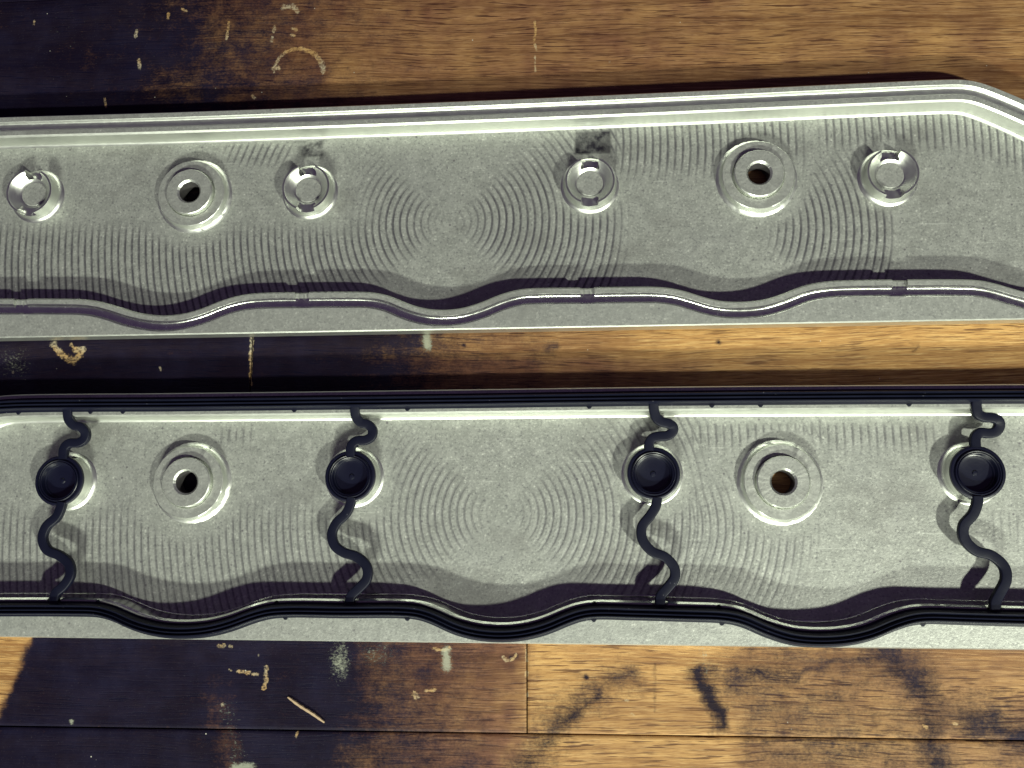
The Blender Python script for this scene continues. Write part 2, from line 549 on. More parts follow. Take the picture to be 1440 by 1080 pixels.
    for p, w in (([(398, 10), (412, 8), (418, 16)], 4.5), ([(386, 36), (385, 44)], 3), ([(383, 52), (382, 58)], 2.5),
                 ([(410, 40), (416, 42)], 3), ([(408, 48), (414, 50)], 2.6),
                 ([(322, 30), (318, 55)], 2.3), ([(237, 18), (236, 26)], 2.6), ([(192, 42), (190, 52)], 2.4), ([(255, 12), (262, 15)], 2),
                 ([(195, 84), (196, 96)], 3.2), ([(147, 138), (149, 150)], 2.2), ([(355, 134), (358, 137)], 3.2), ([(48, 30), (47, 34)], 2.2),
                 ([(75, 484), (84, 497), (97, 505), (104, 508)], 6), ([(104, 508), (112, 500), (117, 490), (104, 492)], 5.5), ([(100, 485), (103, 489)], 3),
                 ([(354, 476), (353, 492), (352, 505)], 3.4), ([(353, 510), (352, 530), (353, 541)], 2.6),
                 ([(225, 517), (226, 520)], 2.2),
                 ([(335, 944), (350, 946)], 3.6), ([(355, 948), (362, 949)], 3.0), ([(374, 938), (374, 950)], 3.8), ([(374, 956), (371, 968)], 4.2),
                 ([(308, 909), (315, 908)], 4), ([(323, 909), (325, 909)], 3.4), ([(322, 942), (325, 943)], 2),
                 ([(418, 1030), (416, 1036)], 2.6), ([(312, 990), (313, 992)], 3),
                 ([(752, 30), (753, 42), (751, 58)], 2.3), ([(752, 62), (754, 70)], 2), ([(752, 78), (753, 100)], 1.9),
                 ([(708, 924), (712, 930), (722, 927), (726, 920)], 3.0),
                 ([(740, 915), (741, 930)], 2.4), ([(741, 946), (740, 952)], 3), ([(741, 975), (741, 980)], 2.8),
                 ([(610, 912), (625, 914), (632, 911)], 3), ([(583, 976), (586, 980)], 5), ([(598, 972), (612, 970)], 3),
                 ([(880, 984), (883, 985)], 3), ([(888, 1004), (891, 1006)], 3.6), ([(1342, 1018), (1346, 1019)], 3.4), ([(1298, 1020), (1304, 1024)], 2.6)):
        bare = np.maximum(bare, seg(X, Y, p, w) * .93)
    paint = np.zeros_like(X)
    paint = np.maximum(paint, .55 * np.exp(-(((X - 478) / 22) ** 2 + ((Y - 930) / 40) ** 2)))
    paint = np.maximum(paint, .40 * np.exp(-(((X - 530) / 40) ** 2 + ((Y - 920) / 30) ** 2)))
    paint = np.maximum(paint, .85 * seg(X, Y, [(627, 915), (628, 938)], 7.5))
    paint = np.maximum(paint, .80 * seg(X, Y, [(600, 473), (601, 487)], 7))
    paint = np.maximum(paint, .85 * seg(X, Y, [(330, 1079), (352, 1078)], 7))
    paint = np.maximum(paint, .75 * seg(X, Y, [(100, 1014), (101, 1016)], 4))
    paint = np.maximum(paint, .40 * np.exp(-(((X - 20) / 40) ** 2 + ((Y - 510) / 35) ** 2)))
    paint = np.maximum(paint, .34 * np.exp(-(((X - 320 - (Y - 1000) * .2) / 26) ** 2)) * sst(Y, 930, 1000))
    paint = np.maximum(paint, .22 * sst(X, 1080, 1140) * (1 - sst(X, 1230, 1280)) * sst(Y, 900, 940))
    paint = np.maximum(paint, .38 * seg(X, Y, [(985, 900), (995, 945)], 14))
    paint = np.maximum(paint, .25 * np.exp(-(((X - 90) / 60) ** 2 + ((Y - 40) / 60) ** 2)))
    return dark, bare, amber, paint


bench = bpy.data.objects.new('workbench', None)
bench['kind'] = 'structure'
bench['label'] = 'worn wooden workbench top, black stained at the left and golden brown at the right'
link(bench)

YA = P(720, 330, 0)[1]; YB = P(720, 700, 0)[1]
pA, pB = P(0, 1021.5, 0), P(1440, 1042, 0)
SLC = (pB[1] - pA[1]) / (pB[0] - pA[0])
YC0 = pA[1] - SLC * pA[0]
XJ0 = P(533, 60, 0)[0]; XJ1 = P(353, 510, 0)[0]; XJ2 = P(741, 970, 0)[0]
GAP = .00022
rows = [  # (y of the front edge at x=0, y of the back edge, list of joints in x)
    (YC0 + 4 * .0925, YC0 + 5 * .0925, [0.21]),
    (YC0 + 3 * .0925, YC0 + 4 * .0925, [-.31]),
    (YC0 + 2 * .0925, YC0 + 3 * .0925, [.335]),
    (YC0 + 1 * .0925, YC0 + 2 * .0925, [XJ1]),
    (YC0, YC0 + .0925, [XJ2]),
    (YC0 - .0925, YC0, [.31]),
    (YC0 - .185, YC0 - .0925, [-.12]),
]


def finer(a, b, step, lo, hi, coarse):
    """grid stops from a to b: fine between lo and hi, coarse elsewhere"""
    out = [a]
    while out[-1] < b - 1e-7:
        x = out[-1]
        s = step if lo - coarse <= x <= hi else coarse
        out.append(min(x + s, b))
    if len(out) > 2 and out[-1] - out[-2] < .2 * step:
        out.pop(-2)
    return np.array(out)


VIS = [(P(720, 175, 0)[1], P(720, -20, 0)[1]), (P(720, 560, 0)[1], P(720, 440, 0)[1]), (P(720, 1100, 0)[1], P(720, 885, 0)[1])]
pk = 0
for ri, (y0, y1, joints) in enumerate(rows):
    xs = [-.50] + joints + [.50]
    for k in range(len(xs) - 1):
        xa, xb = xs[k] + GAP, xs[k + 1] - GAP
        gx = finer(xa, xb, .00055, -.205, .21, .012)
        lo = min(v[0] for v in VIS if v[1] > y0) if any(v[1] > y0 and v[0] < y1 for v in VIS) else None
        ys = []
        y = y0 + GAP
        while y < y1 - GAP - 1e-7:
            ys.append(y)
            near = any(v[0] - .004 <= y <= v[1] for v in VIS)
            y += .00055 if near else .004
        ys.append(y1 - GAP)
        gy = np.array(ys)
        X, Y = np.meshgrid(gx, gy)
        Yw = Y + SLC * X
        if ri == 2 and k == 0: pass
        Z = np.zeros_like(X)
        # eased edges, and boards that are not quite level with each other
        dy = np.minimum(Y - gy[0], gy[-1] - Y); dx = np.minimum(X - gx[0], gx[-1] - X)
        dd = np.minimum(dx, dy)
        Z -= .00035 * np.clip(1 - dd / .0008, 0, 1) ** 2
        Z -= .00008 * ((ri * 7 + k * 3) % 3)
        px, py = to_px(X, Yw)
        dk, br, am, pt = stains(px, py)
        nv = X.size
        ny, nx = X.shape
        idx = np.arange(nv).reshape(ny, nx)
        verts = np.stack([X, Yw, Z], -1).reshape(-1, 3)
        faces = np.stack([idx[:-1, :-1], idx[:-1, 1:], idx[1:, 1:], idx[1:, :-1]], -1).reshape(-1, 4)
        # sides and underside
        loop = np.concatenate([idx[0, :], idx[1:, -1], idx[-1, -2::-1], idx[-2:0:-1, 0]])
        low = verts[loop].copy(); low[:, 2] = -.022
        li = np.arange(len(loop)) + nv
        side = np.stack([loop, li, np.roll(li, -1), np.roll(loop, -1)], -1)
        allv = np.vstack([verts, low])
        me = bpy.data.meshes.new('plank')
        nf = len(faces) + len(side)
        loops = np.concatenate([faces.reshape(-1), side.reshape(-1), li[::-1]]).astype(np.int32)
        me.vertices.add(len(allv)); me.vertices.foreach_set('co', allv.reshape(-1))
        me.loops.add(len(loops)); me.loops.foreach_set('vertex_index', loops)
        me.polygons.add(nf + 1)
        me.polygons.foreach_set('loop_start', np.concatenate([np.arange(nf) * 4, [nf * 4]]).astype(np.int32))
        me.update(calc_edges=True)
        me.validate()
        at = me.attributes.new('stain', 'FLOAT_COLOR', 'POINT')
        cd = np.zeros((len(allv), 4), np.float32)
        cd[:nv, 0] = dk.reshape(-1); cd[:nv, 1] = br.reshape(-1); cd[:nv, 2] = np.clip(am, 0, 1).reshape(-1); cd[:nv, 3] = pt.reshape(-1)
        cd[nv:, 0] = .6
        at.data.foreach_set('color', cd.reshape(-1))
        rot = {(2, 0): .03}.get((ri, k), 0.0)
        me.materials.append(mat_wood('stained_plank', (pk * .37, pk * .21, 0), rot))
        me.polygons.foreach_set('use_smooth', [True] * len(me.polygons))
        me.set_sharp_from_angle(angle=math.radians(40))
        o = bpy.data.objects.new('plank', me)
        link(o, bench)
        pk += 1

# ------------------------------------------------------------------ the two valve covers
ZR = .0088      # height of the sealing face
ZF = .0016     # pocket floor
ZB = .0070     # top of the bosses


def cover_loop(px_pts):
    pts = np.array([P(x, y, ZR)[:2] for x, y in px_pts])
    return catmull(pts, .0006, True, .0016)


UP_TOP = [(-60, 181), (0, 178.3), (240, 171.5), (480, 163), (720, 153.5), (960, 143), (1200, 131.8), (1320, 126.6), (1350, 126), (1368, 128), (1386, 133.5), (1410, 143), (1440, 156)]
UP_END = [(1520, 195), (1590, 230), (1630, 258), (1645, 300), (1645, 350), (1632, 392), (1600, 408), (1560, 414), (1530, 428), (1490, 436), (1455, 431)]
UP_BOT = [(1440, 426.5), (1423, 422), (1400, 415), (1380, 410.5), (1349, 409), (1280, 409), (1219, 409.5), (1165, 411.5), (1136, 417), (1108, 428), (1078, 437), (1041, 440.5),
          (1008, 438.5), (982, 432), (955, 423.5), (930, 419.5), (880, 419), (813, 420), (761, 420.5), (734, 422), (708, 429), (680, 440.5), (650, 449), (620, 451.5), (591, 448.5),
          (565, 440.5), (543, 431), (522, 426.5), (480, 425.5), (420, 426), (368, 427), (342, 429.5), (316, 436.5), (289, 447.5), (259, 456), (230, 459), (203, 457), (174, 450.5),
          (148, 442), (122, 436.5), (74, 435), (0, 435)]
UP_LEFT = [(-70, 435), (-115, 432), (-142, 415), (-152, 380), (-152, 240), (-142, 205), (-112, 186)]

LO_TOP = [(20, 570.8), (240, 568.6), (480, 566), (720, 563), (960, 560), (1200, 558.3), (1440, 557)]
LO_END = [(1520, 556.5), (1570, 561), (1592, 580), (1602, 620), (1602, 820), (1588, 855), (1555, 869), (1500, 870)]
LO_BOT = [(1440, 869.5), (1358, 867.5), (1298, 866), (1280, 868), (1254, 876), (1223, 889), (1191, 896.5), (1151, 899), (1111, 895.5), (1075, 884), (1045, 871), (1020, 865.5),
          (960, 863), (887, 861), (837, 860), (817, 862.5), (795, 870), (769, 881), (736, 889.5), (702, 892), (667, 888.5), (639, 880.5), (613, 868.5), (591, 861), (565, 858.5),
          (480, 858.3), (407, 857.5), (380, 859.5), (356, 866), (326, 877), (296, 884.5), (267, 887.3), (237, 886.5), (207, 881), (185, 873.5), (163, 863.5), (141, 857.5), (111, 856.3), (0, 856)]
LO_LEFT = [(-60, 856.5), (-100, 861), (-135, 873), (-170, 881), (-215, 877), (-252, 850), (-264, 800), (-264, 740), (-246, 705), (-190, 668), (-120, 628), (-60, 597), (-25, 579.5), (-5, 573)]


def build_cover(root, loop, out_line, notches, mats, land):
    base = np.array(root.location[:2])
    n = normals2d(loop)                       # loop runs clockwise: left is outward
    yl = lambda x: out_line[0][1] + (x - out_line[0][0]) * (out_line[1][1] - out_line[0][1]) / (out_line[1][0] - out_line[0][0])
    # dense stations at the notch edges
    keep = [loop[i] for i in range(len(loop))]
    nrm = [n[i] for i in range(len(loop))]
    flag = [0.0] * len(loop)
    ins = []
    for (nx, w) in notches:
        for i in range(len(loop)):
            j = (i + 1) % len(loop)
            a, b = loop[i], loop[j]
            if n[i][1] > 0: continue
            for e, inside_first in ((nx - w / 2, False), (nx + w / 2, False)):
                if (a[0] - e) * (b[0] - e) <= 0 and a[0] != b[0]:
                    t = (e - a[0]) / (b[0] - a[0])
                    for dt in (-.02, .02):
                        tt = np.clip(t + dt * .0006 / np.linalg.norm(b - a) * 2, 0, 1)
                        ins.append((i + tt, a + (b - a) * tt, n[i] + (n[j] - n[i]) * tt))
    st = sorted([(float(i), loop[i], n[i]) for i in range(len(loop))] + ins, key=lambda q: q[0])
    G = np.array([s[1] for s in st]); N = np.array([s[2] for s in st])
    N /= np.linalg.norm(N, axis=1)[:, None]
    innotch = np.zeros(len(G), bool)
    for (nx, w) in notches:
        innotch |= (np.abs(G[:, 0] - nx) < w / 2) & (N[:, 1] < 0)
    # outer outline: parallel to the groove, but straight along the front
    wgt = sst(-N[:, 1], .35, .6)
    x_lo, x_hi = G[:, 0].min() + .012, G[:, 0].max() - .012
    wgt = wgt * sst(G[:, 0], x_lo - .008, x_lo + .004) * (1 - sst(G[:, 0], x_hi - .004, x_hi + .008))
    O1 = G + N * .0041
    O2 = np.stack([G[:, 0], yl(G[:, 0])], 1)
    O = O1 * (1 - wgt[:, None]) + O2 * wgt[:, None]
    Od = (O - G); Od /= np.linalg.norm(Od, axis=1)[:, None]
    sec, mi = [], []

    def add(xy, z, m):
        z = np.full(len(G), z) if np.isscalar(z) else z
        sec.append(np.column_stack([xy - base, z])); mi.append(m)
    R = .0019
    add(O - Od * .004, 0.0002, 0)
    add(O - Od * .004, ZR - .0078, 0)
    add(O - Od * .0006, ZR - .0066, 1)
    add(O, ZR - .006, 1)
    add(O, ZR - .00045, 1)
    add(O - Od * .00042, ZR, 0)
    add(G + N * (R + .0001), ZR, 1)
    drop = np.where(innotch, .0012 + .00015 * np.sin(G[:, 0] * 4000), 0.0)
    for (o, z) in ((1.9, 0), (1.75, -.14), (1.42, -.85), (1.25, -1.08), (1.0, -1.22), (.6, -1.28), (0, -1.3), (-.6, -1.28), (-1.0, -1.22), (-1.25, -1.08), (-1.42, -.85), (-1.75, -.14), (-1.9, 0)):
        zz = np.full(len(G), ZR + z * .001)
        if o < 0:
            zz = np.minimum(zz, ZR - drop)
        add(G + N * o * .001, zz, 1)
    mi[-1] = 1
    add(G - N * (R + .0001), ZR - drop, 0)
    le = np.where(N[:, 1] < 0, land, .0036)[:, None]
    add(G - N * le, ZR - drop, 1)
    add(G - N * (le + .0006), ZR - .0007 - drop, 2)
    fr = np.where(N[:, 1] < 0, .0003, .0013)
    fr1 = fr[:, None]
    add(G - N * .0045, ZF + fr, 1)
    for a in np.linspace(.25, 1.0, 5):
        t = a * math.pi / 2
        add(G - N * (.0045 + fr1 * (1 - math.cos(t))), ZF + fr * (1 - math.sin(t)) + (-.00012 if a == 1 else 0), 1)
    add(G - N * (.0054 + fr1), ZF - .0004, 1)
    rings = np.stack(sec, 1)
    v, f, c = loft(rings)
    ncol = len(mi) - 1
    station = np.arange(len(c)) // ncol
    first_wall = len(sec) - 9
    mi = np.array(mi)[c]
    mi[(c >= first_wall) & (N[station, 1] < -.2)] = 2
    mi[(c >= first_wall) & (N[station, 1] > .2)] = 1
    mi[(c >= 7) & (c < first_wall - 2) & (N[station, 1] < -.2)] = 3
    fl = mesh('flange', v, f, mats, root, mi, 32)
    return G, N


def pocket_floor(root, loop, N, holes, marks_fn, mat):
    """one sheet under the pocket wall; open where the bolt bores pass"""
    base = np.array(root.location[:2])
    inner = loop - N * .0052
    poly = inner
    x0, y0 = poly.min(0); x1, y1 = poly.max(0)
    s = .0011
    gx = np.arange(x0, x1 + s, s); gy = np.arange(y0, y1 + s, s)
    X, Y = np.meshgrid(gx, gy)
    inside = np.zeros(X.shape, bool)
    px, py = poly[:, 0], poly[:, 1]
    qx, qy = np.roll(px, -1), np.roll(py, -1)
    for i in range(len(poly)):
        c = (py[i] > Y) != (qy[i] > Y)
        if not c.any(): continue
        xi = (qx[i] - px[i]) * (Y - py[i]) / (qy[i] - py[i] + 1e-15) + px[i]
        inside ^= c & (X < xi)
    # keep a cell when any of its corners is inside, so the sheet runs under the wall
    cell = inside[:-1, :-1] | inside[1:, :-1] | inside[:-1, 1:] | inside[1:, 1:]
    cx = (X[:-1, :-1] + s / 2); cy = (Y[:-1, :-1] + s / 2)
    for (hx, hy, r) in holes:
        cell &= np.hypot(cx - hx, cy - hy) > r
    ny, nx = X.shape
    idx = np.arange(X.size).reshape(ny, nx)
    f = np.stack([idx[:-1, :-1], idx[:-1, 1:], idx[1:, 1:], idx[1:, :-1]], -1)[cell]
    used = np.unique(f)
    remap = -np.ones(X.size, int); remap[used] = np.arange(len(used))
    f = remap[f]
    Xu, Yu = X.reshape(-1)[used], Y.reshape(-1)[used]
    pxx, pyy = to_px(Xu, Yu, ZF)
    a1, a2, a3, dz, a4 = marks_fn(pxx, pyy)
    V = np.column_stack([Xu - base[0], Yu - base[1], ZF - dz])
    o = mesh('pocket_floor', V, f, mat, root, None, 0)
    at = o.data.attributes.new('marks', 'FLOAT_COLOR', 'POINT')
    cd = np.stack([a1, a2, a3, a4], 1).astype(np.float32)
    at.data.foreach_set('color', cd.reshape(-1))
    return o


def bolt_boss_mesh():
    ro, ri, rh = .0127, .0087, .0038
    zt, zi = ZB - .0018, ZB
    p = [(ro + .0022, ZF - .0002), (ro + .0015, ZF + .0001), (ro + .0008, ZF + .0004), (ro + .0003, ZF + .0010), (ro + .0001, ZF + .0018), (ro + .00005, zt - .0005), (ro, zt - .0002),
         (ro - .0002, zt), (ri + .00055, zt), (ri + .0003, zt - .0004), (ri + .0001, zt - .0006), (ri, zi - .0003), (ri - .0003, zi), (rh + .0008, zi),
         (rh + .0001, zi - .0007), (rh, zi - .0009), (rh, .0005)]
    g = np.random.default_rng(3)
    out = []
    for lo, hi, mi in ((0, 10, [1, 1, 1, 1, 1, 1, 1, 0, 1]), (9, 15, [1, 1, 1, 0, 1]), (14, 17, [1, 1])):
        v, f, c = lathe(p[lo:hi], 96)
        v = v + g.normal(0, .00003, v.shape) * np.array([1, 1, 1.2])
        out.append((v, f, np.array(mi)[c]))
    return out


def gasket_boss_mesh(seed, tilt, slots=True):
    """hollow cup: thin outer wall with a slot at the back and at the front, a flat pad in its middle"""
    r = np.random.default_rng(seed)
    ro, rp = .0089, .0048
    zt, zp = ZB + .0002, ZB - .0029
    p = [(ro + .0022, ZF - .0002), (ro + .0014, ZF + .0001), (ro + .0008, ZF + .0005), (ro + .0003, ZF + .0011), (ro + .0001, ZF + .0020), (ro + .0001, zt - .0030),
         (ro, zt - .0003), (ro - .0001, zt), (ro - .0007, zt)]
    for a in np.linspace(0.08, 1, 12):
        q = a * math.pi / 2
        p.append((ro - .0007 - (ro - .0011 - rp) * (math.sin(q) * .25 + a * .75), zt - .0001 - (zt - zp - .0001) * (a * .55 + .45 * math.sin(q))))
    p.append((rp, zp - .0002)); p.append((rp - .00015, zp - .0002)); p.append((rp - .0003, zp))
    for q in (.6, .25):
        p.append((rp * q, zp))
    nw = 2 * math.pi

    def zf(x, y, z):
        if not slots: return z
        c, s = math.cos(tilt), math.sin(tilt)
        u = x * c + y * s; w = -x * s + y * c
        rr = np.hypot(u, w)
        edge = .0030 + .0002 * np.sin(w * 2600 + seed)
        fl = np.where(w > 0, zp - .0014, zp + .0006) + .0001 * np.sin(u * 1900 + seed)
        cut = (np.abs(u) < edge) & (rr > rp + np.where(w > 0, .0012, .0006)) & (z > fl) & (rr < ro + .0005)
        return np.where(cut, np.minimum(z, fl), z)
    v, f, c = lathe(p[:-4], 240, zf)
    return (v, f), lathe(p[-5:], 60, None, cap=True)[:2]


def cover(name, label, loop_px, line_px, bolts, cups, notch_px, centres, pitch, marks_fn, tag, bold):
    loop = cover_loop(loop_px)
    # make sure that the outward side is on the left (clockwise)
    ar = np.sum(loop[:, 0] * np.roll(loop[:, 1], -1) - np.roll(loop[:, 0], -1) * loop[:, 1])
    if ar > 0: loop = loop[::-1].copy()
    cen = loop.mean(0)
    root = empty(name, (cen[0], cen[1], 0), label, 'engine cover', 'machined valve covers on the bench')
    line = [P(x, y, ZR)[:2] for x, y in line_px]
    notch = [(P(x, y, ZR)[0], .0050) for x, y in notch_px]
    G, N = build_cover(root, loop, line, notch, [M_FLAT, M_BRIGHT, M_WALL, M_GROOVE], .0036 if tag == 1 else .0031)
    bw = [P(x, y, ZB)[:2] for x, y in bolts]
    cw = [P(x, y, ZB)[:2] for x, y in cups]
    cl = [tuple(P(x, y, ZF)[:2] - cen) for x, y in centres]
    fm = mat_floor('aluminium_pocket_floor', cl, pitch, bold)
    pocket_floor(root, loop, normals2d(loop), [(b[0], b[1], .0075) for b in bw], marks_fn, fm)
    bm = bolt_boss_mesh()
    first = None
    for b in bw:
        loc = (b[0] - cen[0], b[1] - cen[1], 0)
        if first is None:
            o = mesh('bolt_boss', bm[0][0], bm[0][1], [M_FLAT, M_BRIGHT], root, bm[0][2], 30, loc)
            col_ = mesh('raised_seat', bm[1][0], bm[1][1], [M_FLAT, M_BRIGHT], o, bm[1][2], 30)
            bore = mesh('bore', bm[2][0], bm[2][1], [M_FLAT, M_BORE_SHADE], o, bm[2][2], 30)
            first = (o, col_, bore)
        else:
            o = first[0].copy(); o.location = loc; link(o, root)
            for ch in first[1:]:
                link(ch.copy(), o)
    for i, b in enumerate(cw):
        cup, pad = gasket_boss_mesh(tag * 10 + i, (-.10, .0, -.03, .02)[i % 4])
        o = mesh('slotted_boss', cup[0], cup[1], M_CUP, root, None, 30, (b[0] - cen[0], b[1] - cen[1], 0))
        mesh('centre_pad', pad[0], pad[1], M_FLAT, o, None, 30)
    return root, loop, cw


def bow(X, Y, cx, cy, rx0, rx1, spread, soft=60):
    """rings show on both sides of the centre, not above and below it"""
    dx, dy = X - cx, Y - cy
    a = np.abs(dy) / (np.abs(dx) + 3)
    m = 1 - sst(a, spread * .50, spread + .42)
    m *= .25 + .75 * sst(np.hypot(dx, dy), 10, 75)
    m *= np.where(dx < 0, 1 - sst(-dx, rx0, rx0 + soft), 1 - sst(dx, rx1, rx1 + soft))
    return m


def ring_clear(X, Y, pts, r0, r1):
    m = np.ones_like(X)
    for (x, y) in pts:
        m *= sst(np.hypot(X - x, Y - y), r0, r1)
    return m


UB = [(265.5, 269), (1068, 243)]
UC = [(41, 269), (430, 263), (829.6, 253.5), (1256, 242)]
LB = [(261, 678), (1102, 677.5)]
LC = [(84.5, 676), (493, 670), (919, 666), (1374, 665)]


def marks_upper(X, Y):
    a1 = bow(X, Y, 632, 312, 900, 230, .75)
    left = sst(X, 480, 560)
    a1 *= left + (1 - left) * np.maximum(sst(Y, 300, 345), .8 * sst(Y, 200, 206) * (1 - sst(Y, 222, 240)) * sst(X, 300, 330) * (1 - sst(X, 400, 420)))
    a1 *= 1 - sst(X, 850, 900) * sst(Y, 200, 320)
    strip = sst(X, 850, 880) * (1 - sst(Y, 215, 268)) * (1 - sst(X, 1110, 1150)) * .9
    a4 = strip * ring_clear(X, Y, [(1068, 250)], 52, 66) * sst(Y, 168, 176)
    a1 *= 1 - sst(X, 860, 885) * (1 - sst(Y, 270, 300))
    a1 *= ring_clear(X, Y, [(265, 275), (430, 268), (830, 255)], 40, 60)
    a1 *= ring_clear(X, Y, [(265, 275)], 62, 84)
    a2 = bow(X, Y, 1020, 318, 10, 225, .42, 20) * sst(X, 1060, 1110)
    a4 = np.maximum(a4, .85 * sst(X, 1140, 1165) * (1 - sst(Y, 192 + .35 * np.clip(X - 1350, 0, 200), 222 + .35 * np.clip(X - 1350, 0, 200)))) * ring_clear(X, Y, [(1256, 248)], 44, 58)
    a2 *= ring_clear(X, Y, [(1256, 248)], 44, 58) * ring_clear(X, Y, [(1068, 250)], 62, 84)
    for cx, cy, w in ((830, 194, 27), (430, 208, 24)):
        pass
    a3 = sst(27 - np.abs(X - 833), 0, 4) * sst(18 - np.abs(Y - 200), 0, 4)
    a3 = np.maximum(a3, .55 * sst(25 - np.abs(X - 432), 0, 5) * sst(16 - np.abs(Y - 208), 0, 6))
    a3 = np.maximum(a3, .35 * np.exp(-(((X - 1185) / 40) ** 2 + ((Y - 190) / 14) ** 2)) * 0)
    a3 = sst(a3 + (fbm(X / 9, Y / 7, 71) - .5) * 1.5, .25, .85) * (a3 > .02)
    dz = a3 * .0003
    a1 = a1 * (1 - .8 * a3)
    return a1, a2, a3, dz, a4


def marks_lower(X, Y):
    a1 = bow(X, Y, 705, 722, 900, 250, .72)
    left = sst(X, 520, 590)
    lim = 712 - .02 * X
    a1 *= left + (1 - left) * sst(Y, 690, 745)
    a1 *= ring_clear(X, Y, [(261, 685)], 64, 90) * ring_clear(X, Y, [(493, 680), (919, 676), (84, 686)], 48, 66)
    a2 = bow(X, Y, 905, 745, 10, 245, .55, 20) * sst(X, 950, 985)
    a4 = .8 * sst(X, 955, 985) * (1 - sst(X, 1300, 1335)) * sst(Y, 594, 600) * (1 - sst(Y, 612, 648)) * ring_clear(X, Y, [(1102, 684)], 70, 88)
    a4 = np.maximum(a4, .7 * sst(X, 300, 315) * (1 - sst(X, 352, 362)) * sst(Y, 600, 606) * (1 - sst(Y, 612, 632)))
    a2 = np.maximum(a2, .6 * sst(X, 1385, 1400) * sst(Y, 715, 725) * (1 - sst(Y, 745, 765)))
    a2 *= ring_clear(X, Y, [(1102, 684)], 66, 84) * .7
    a2 *= 1 - sst(X + (Y - 745) * .5, 1110, 1190) * sst(Y, 690, 720) * (1 - sst(X, 1380, 1384))
    a1 = a1 * .85
    a3 = np.zeros_like(X)
    return a1, a2, a3, a3, a4


u_root, u_loop, _ = cover('valve_cover', 'bare machined aluminium valve cover with empty open seal groove and angled end', UP_TOP + UP_END + UP_BOT + UP_LEFT,
                          [(0, 475), (1440, 449)], UB, UC, [(28, 424), (424, 417), (826, 412), (1266, 400)],
                          [(632, 312), (1000, 318), (640, 208)], [.00262, .00262, .00270], marks_upper, 1, .88)
l_root, l_loop, l_cups = cover('valve_cover', 'machined aluminium valve cover carrying the black rubber gasket, lower of the two', LO_TOP + LO_END + LO_BOT + LO_LEFT,
                               [(0, 896), (1440, 914.5)], LB, LC, [(76, 848), (493, 850), (928, 852), (1398, 858)],
                               [(705, 722), (880, 735), (700, 618)], [.00258, .00258, .00270], marks_lower, 2, .74)

# ------------------------------------------------------------------ the gasket lying in the lower cover
cen = np.array(l_root.location[:2])
gk = empty('gasket', (cen[0], cen[1], ZR - .0016), 'black rubber gasket with four ring plugs on wavy strands in the lower cover', 'gasket')
gz = gk.location[2]
N = normals2d(l_loop)
prof = [(-1.75, -1.6), (-1.8, 0.02), (-2.55, 0.06), (-2.6, 0.3), (-2.0, 0.42), (-1.85, 1.66), (-1.75, 2.32), (-1.45, 3.01), (-1.15, 3.01), (-0.85, 2.32), (-0.55, 1.98), (-0.32, 2.68), (0, 3.17), (0.32, 2.68), (0.55, 1.98), (0.85, 2.32), (1.15, 3.01), (1.45, 3.01), (1.75, 2.32), (1.85, 1.66), (2.0, 0.42), (2.6, 0.3), (2.55, 0.06), (1.8, 0.02), (1.75, -1.6)]
ph = np.arange(len(l_loop)) * .0006
wavez = .00012 * np.sin(ph * 70) + .00008 * np.sin(ph * 171 + 1)
rings = np.stack([np.column_stack([l_loop - cen + N * o * .001, ZR - gz + z * .001 + wavez * (z > .1)]) for o, z in prof], 1)
v, f, c = loft(rings)
bead = mesh('perimeter_bead', v, f[:, ::-1], M_RUBBER, gk, None, 38)

# small moulding nibs along the bead
nib_v = [(-.0016, 0, 0), (.0016, 0, 0), (.0005, .0013, 0), (-.0005, .0013, 0), (-.0012, 0, .0008), (.0012, 0, .0008), (.0004, .0009, .0007), (-.0004, .0009, .0007)]
nib_f = [(0, 1, 5, 4), (1, 2, 6, 5), (2, 3, 7, 6), (3, 0, 4, 7), (4, 5, 6, 7), (3, 2, 1, 0)]
first = None
for (x, y, up) in ((26, 579, -1), (128, 579, -1), (174, 578, -1), (415, 575, -1), (572, 573, -1), (828, 571, -1), (1000, 569, -1), (1070, 569, -1), (1278, 566, -1),
                   (139, 846, 1), (402, 867, -1), (572, 866, -1), (835, 868, -1), (1016, 872, -1), (1298, 875, -1), (1010, 850, 1), (835, 849, 1), (390, 849, 1)):
    q = P(x, y, ZR)
    i = np.argmin(np.hypot(l_loop[:, 0] - q[0], l_loop[:, 1] - q[1]))
    side = np.sign(np.dot(N[i], q[:2] - l_loop[i]))
    nn = N[i] * side
    pos = l_loop[i] + nn * .0024 - cen
    if first is None:
        o = mesh('nib', nib_v, nib_f, M_RUBBER, bead, None, 30); first = o
    else:
        o = first.copy(); link(o, bead)
    o.location = (pos[0], pos[1], ZR - gz + .00004)
    o.rotation_euler = (0, 0, math.atan2(nn[1], nn[0]) - math.pi / 2)
    o.scale = (.7, .7, .5)

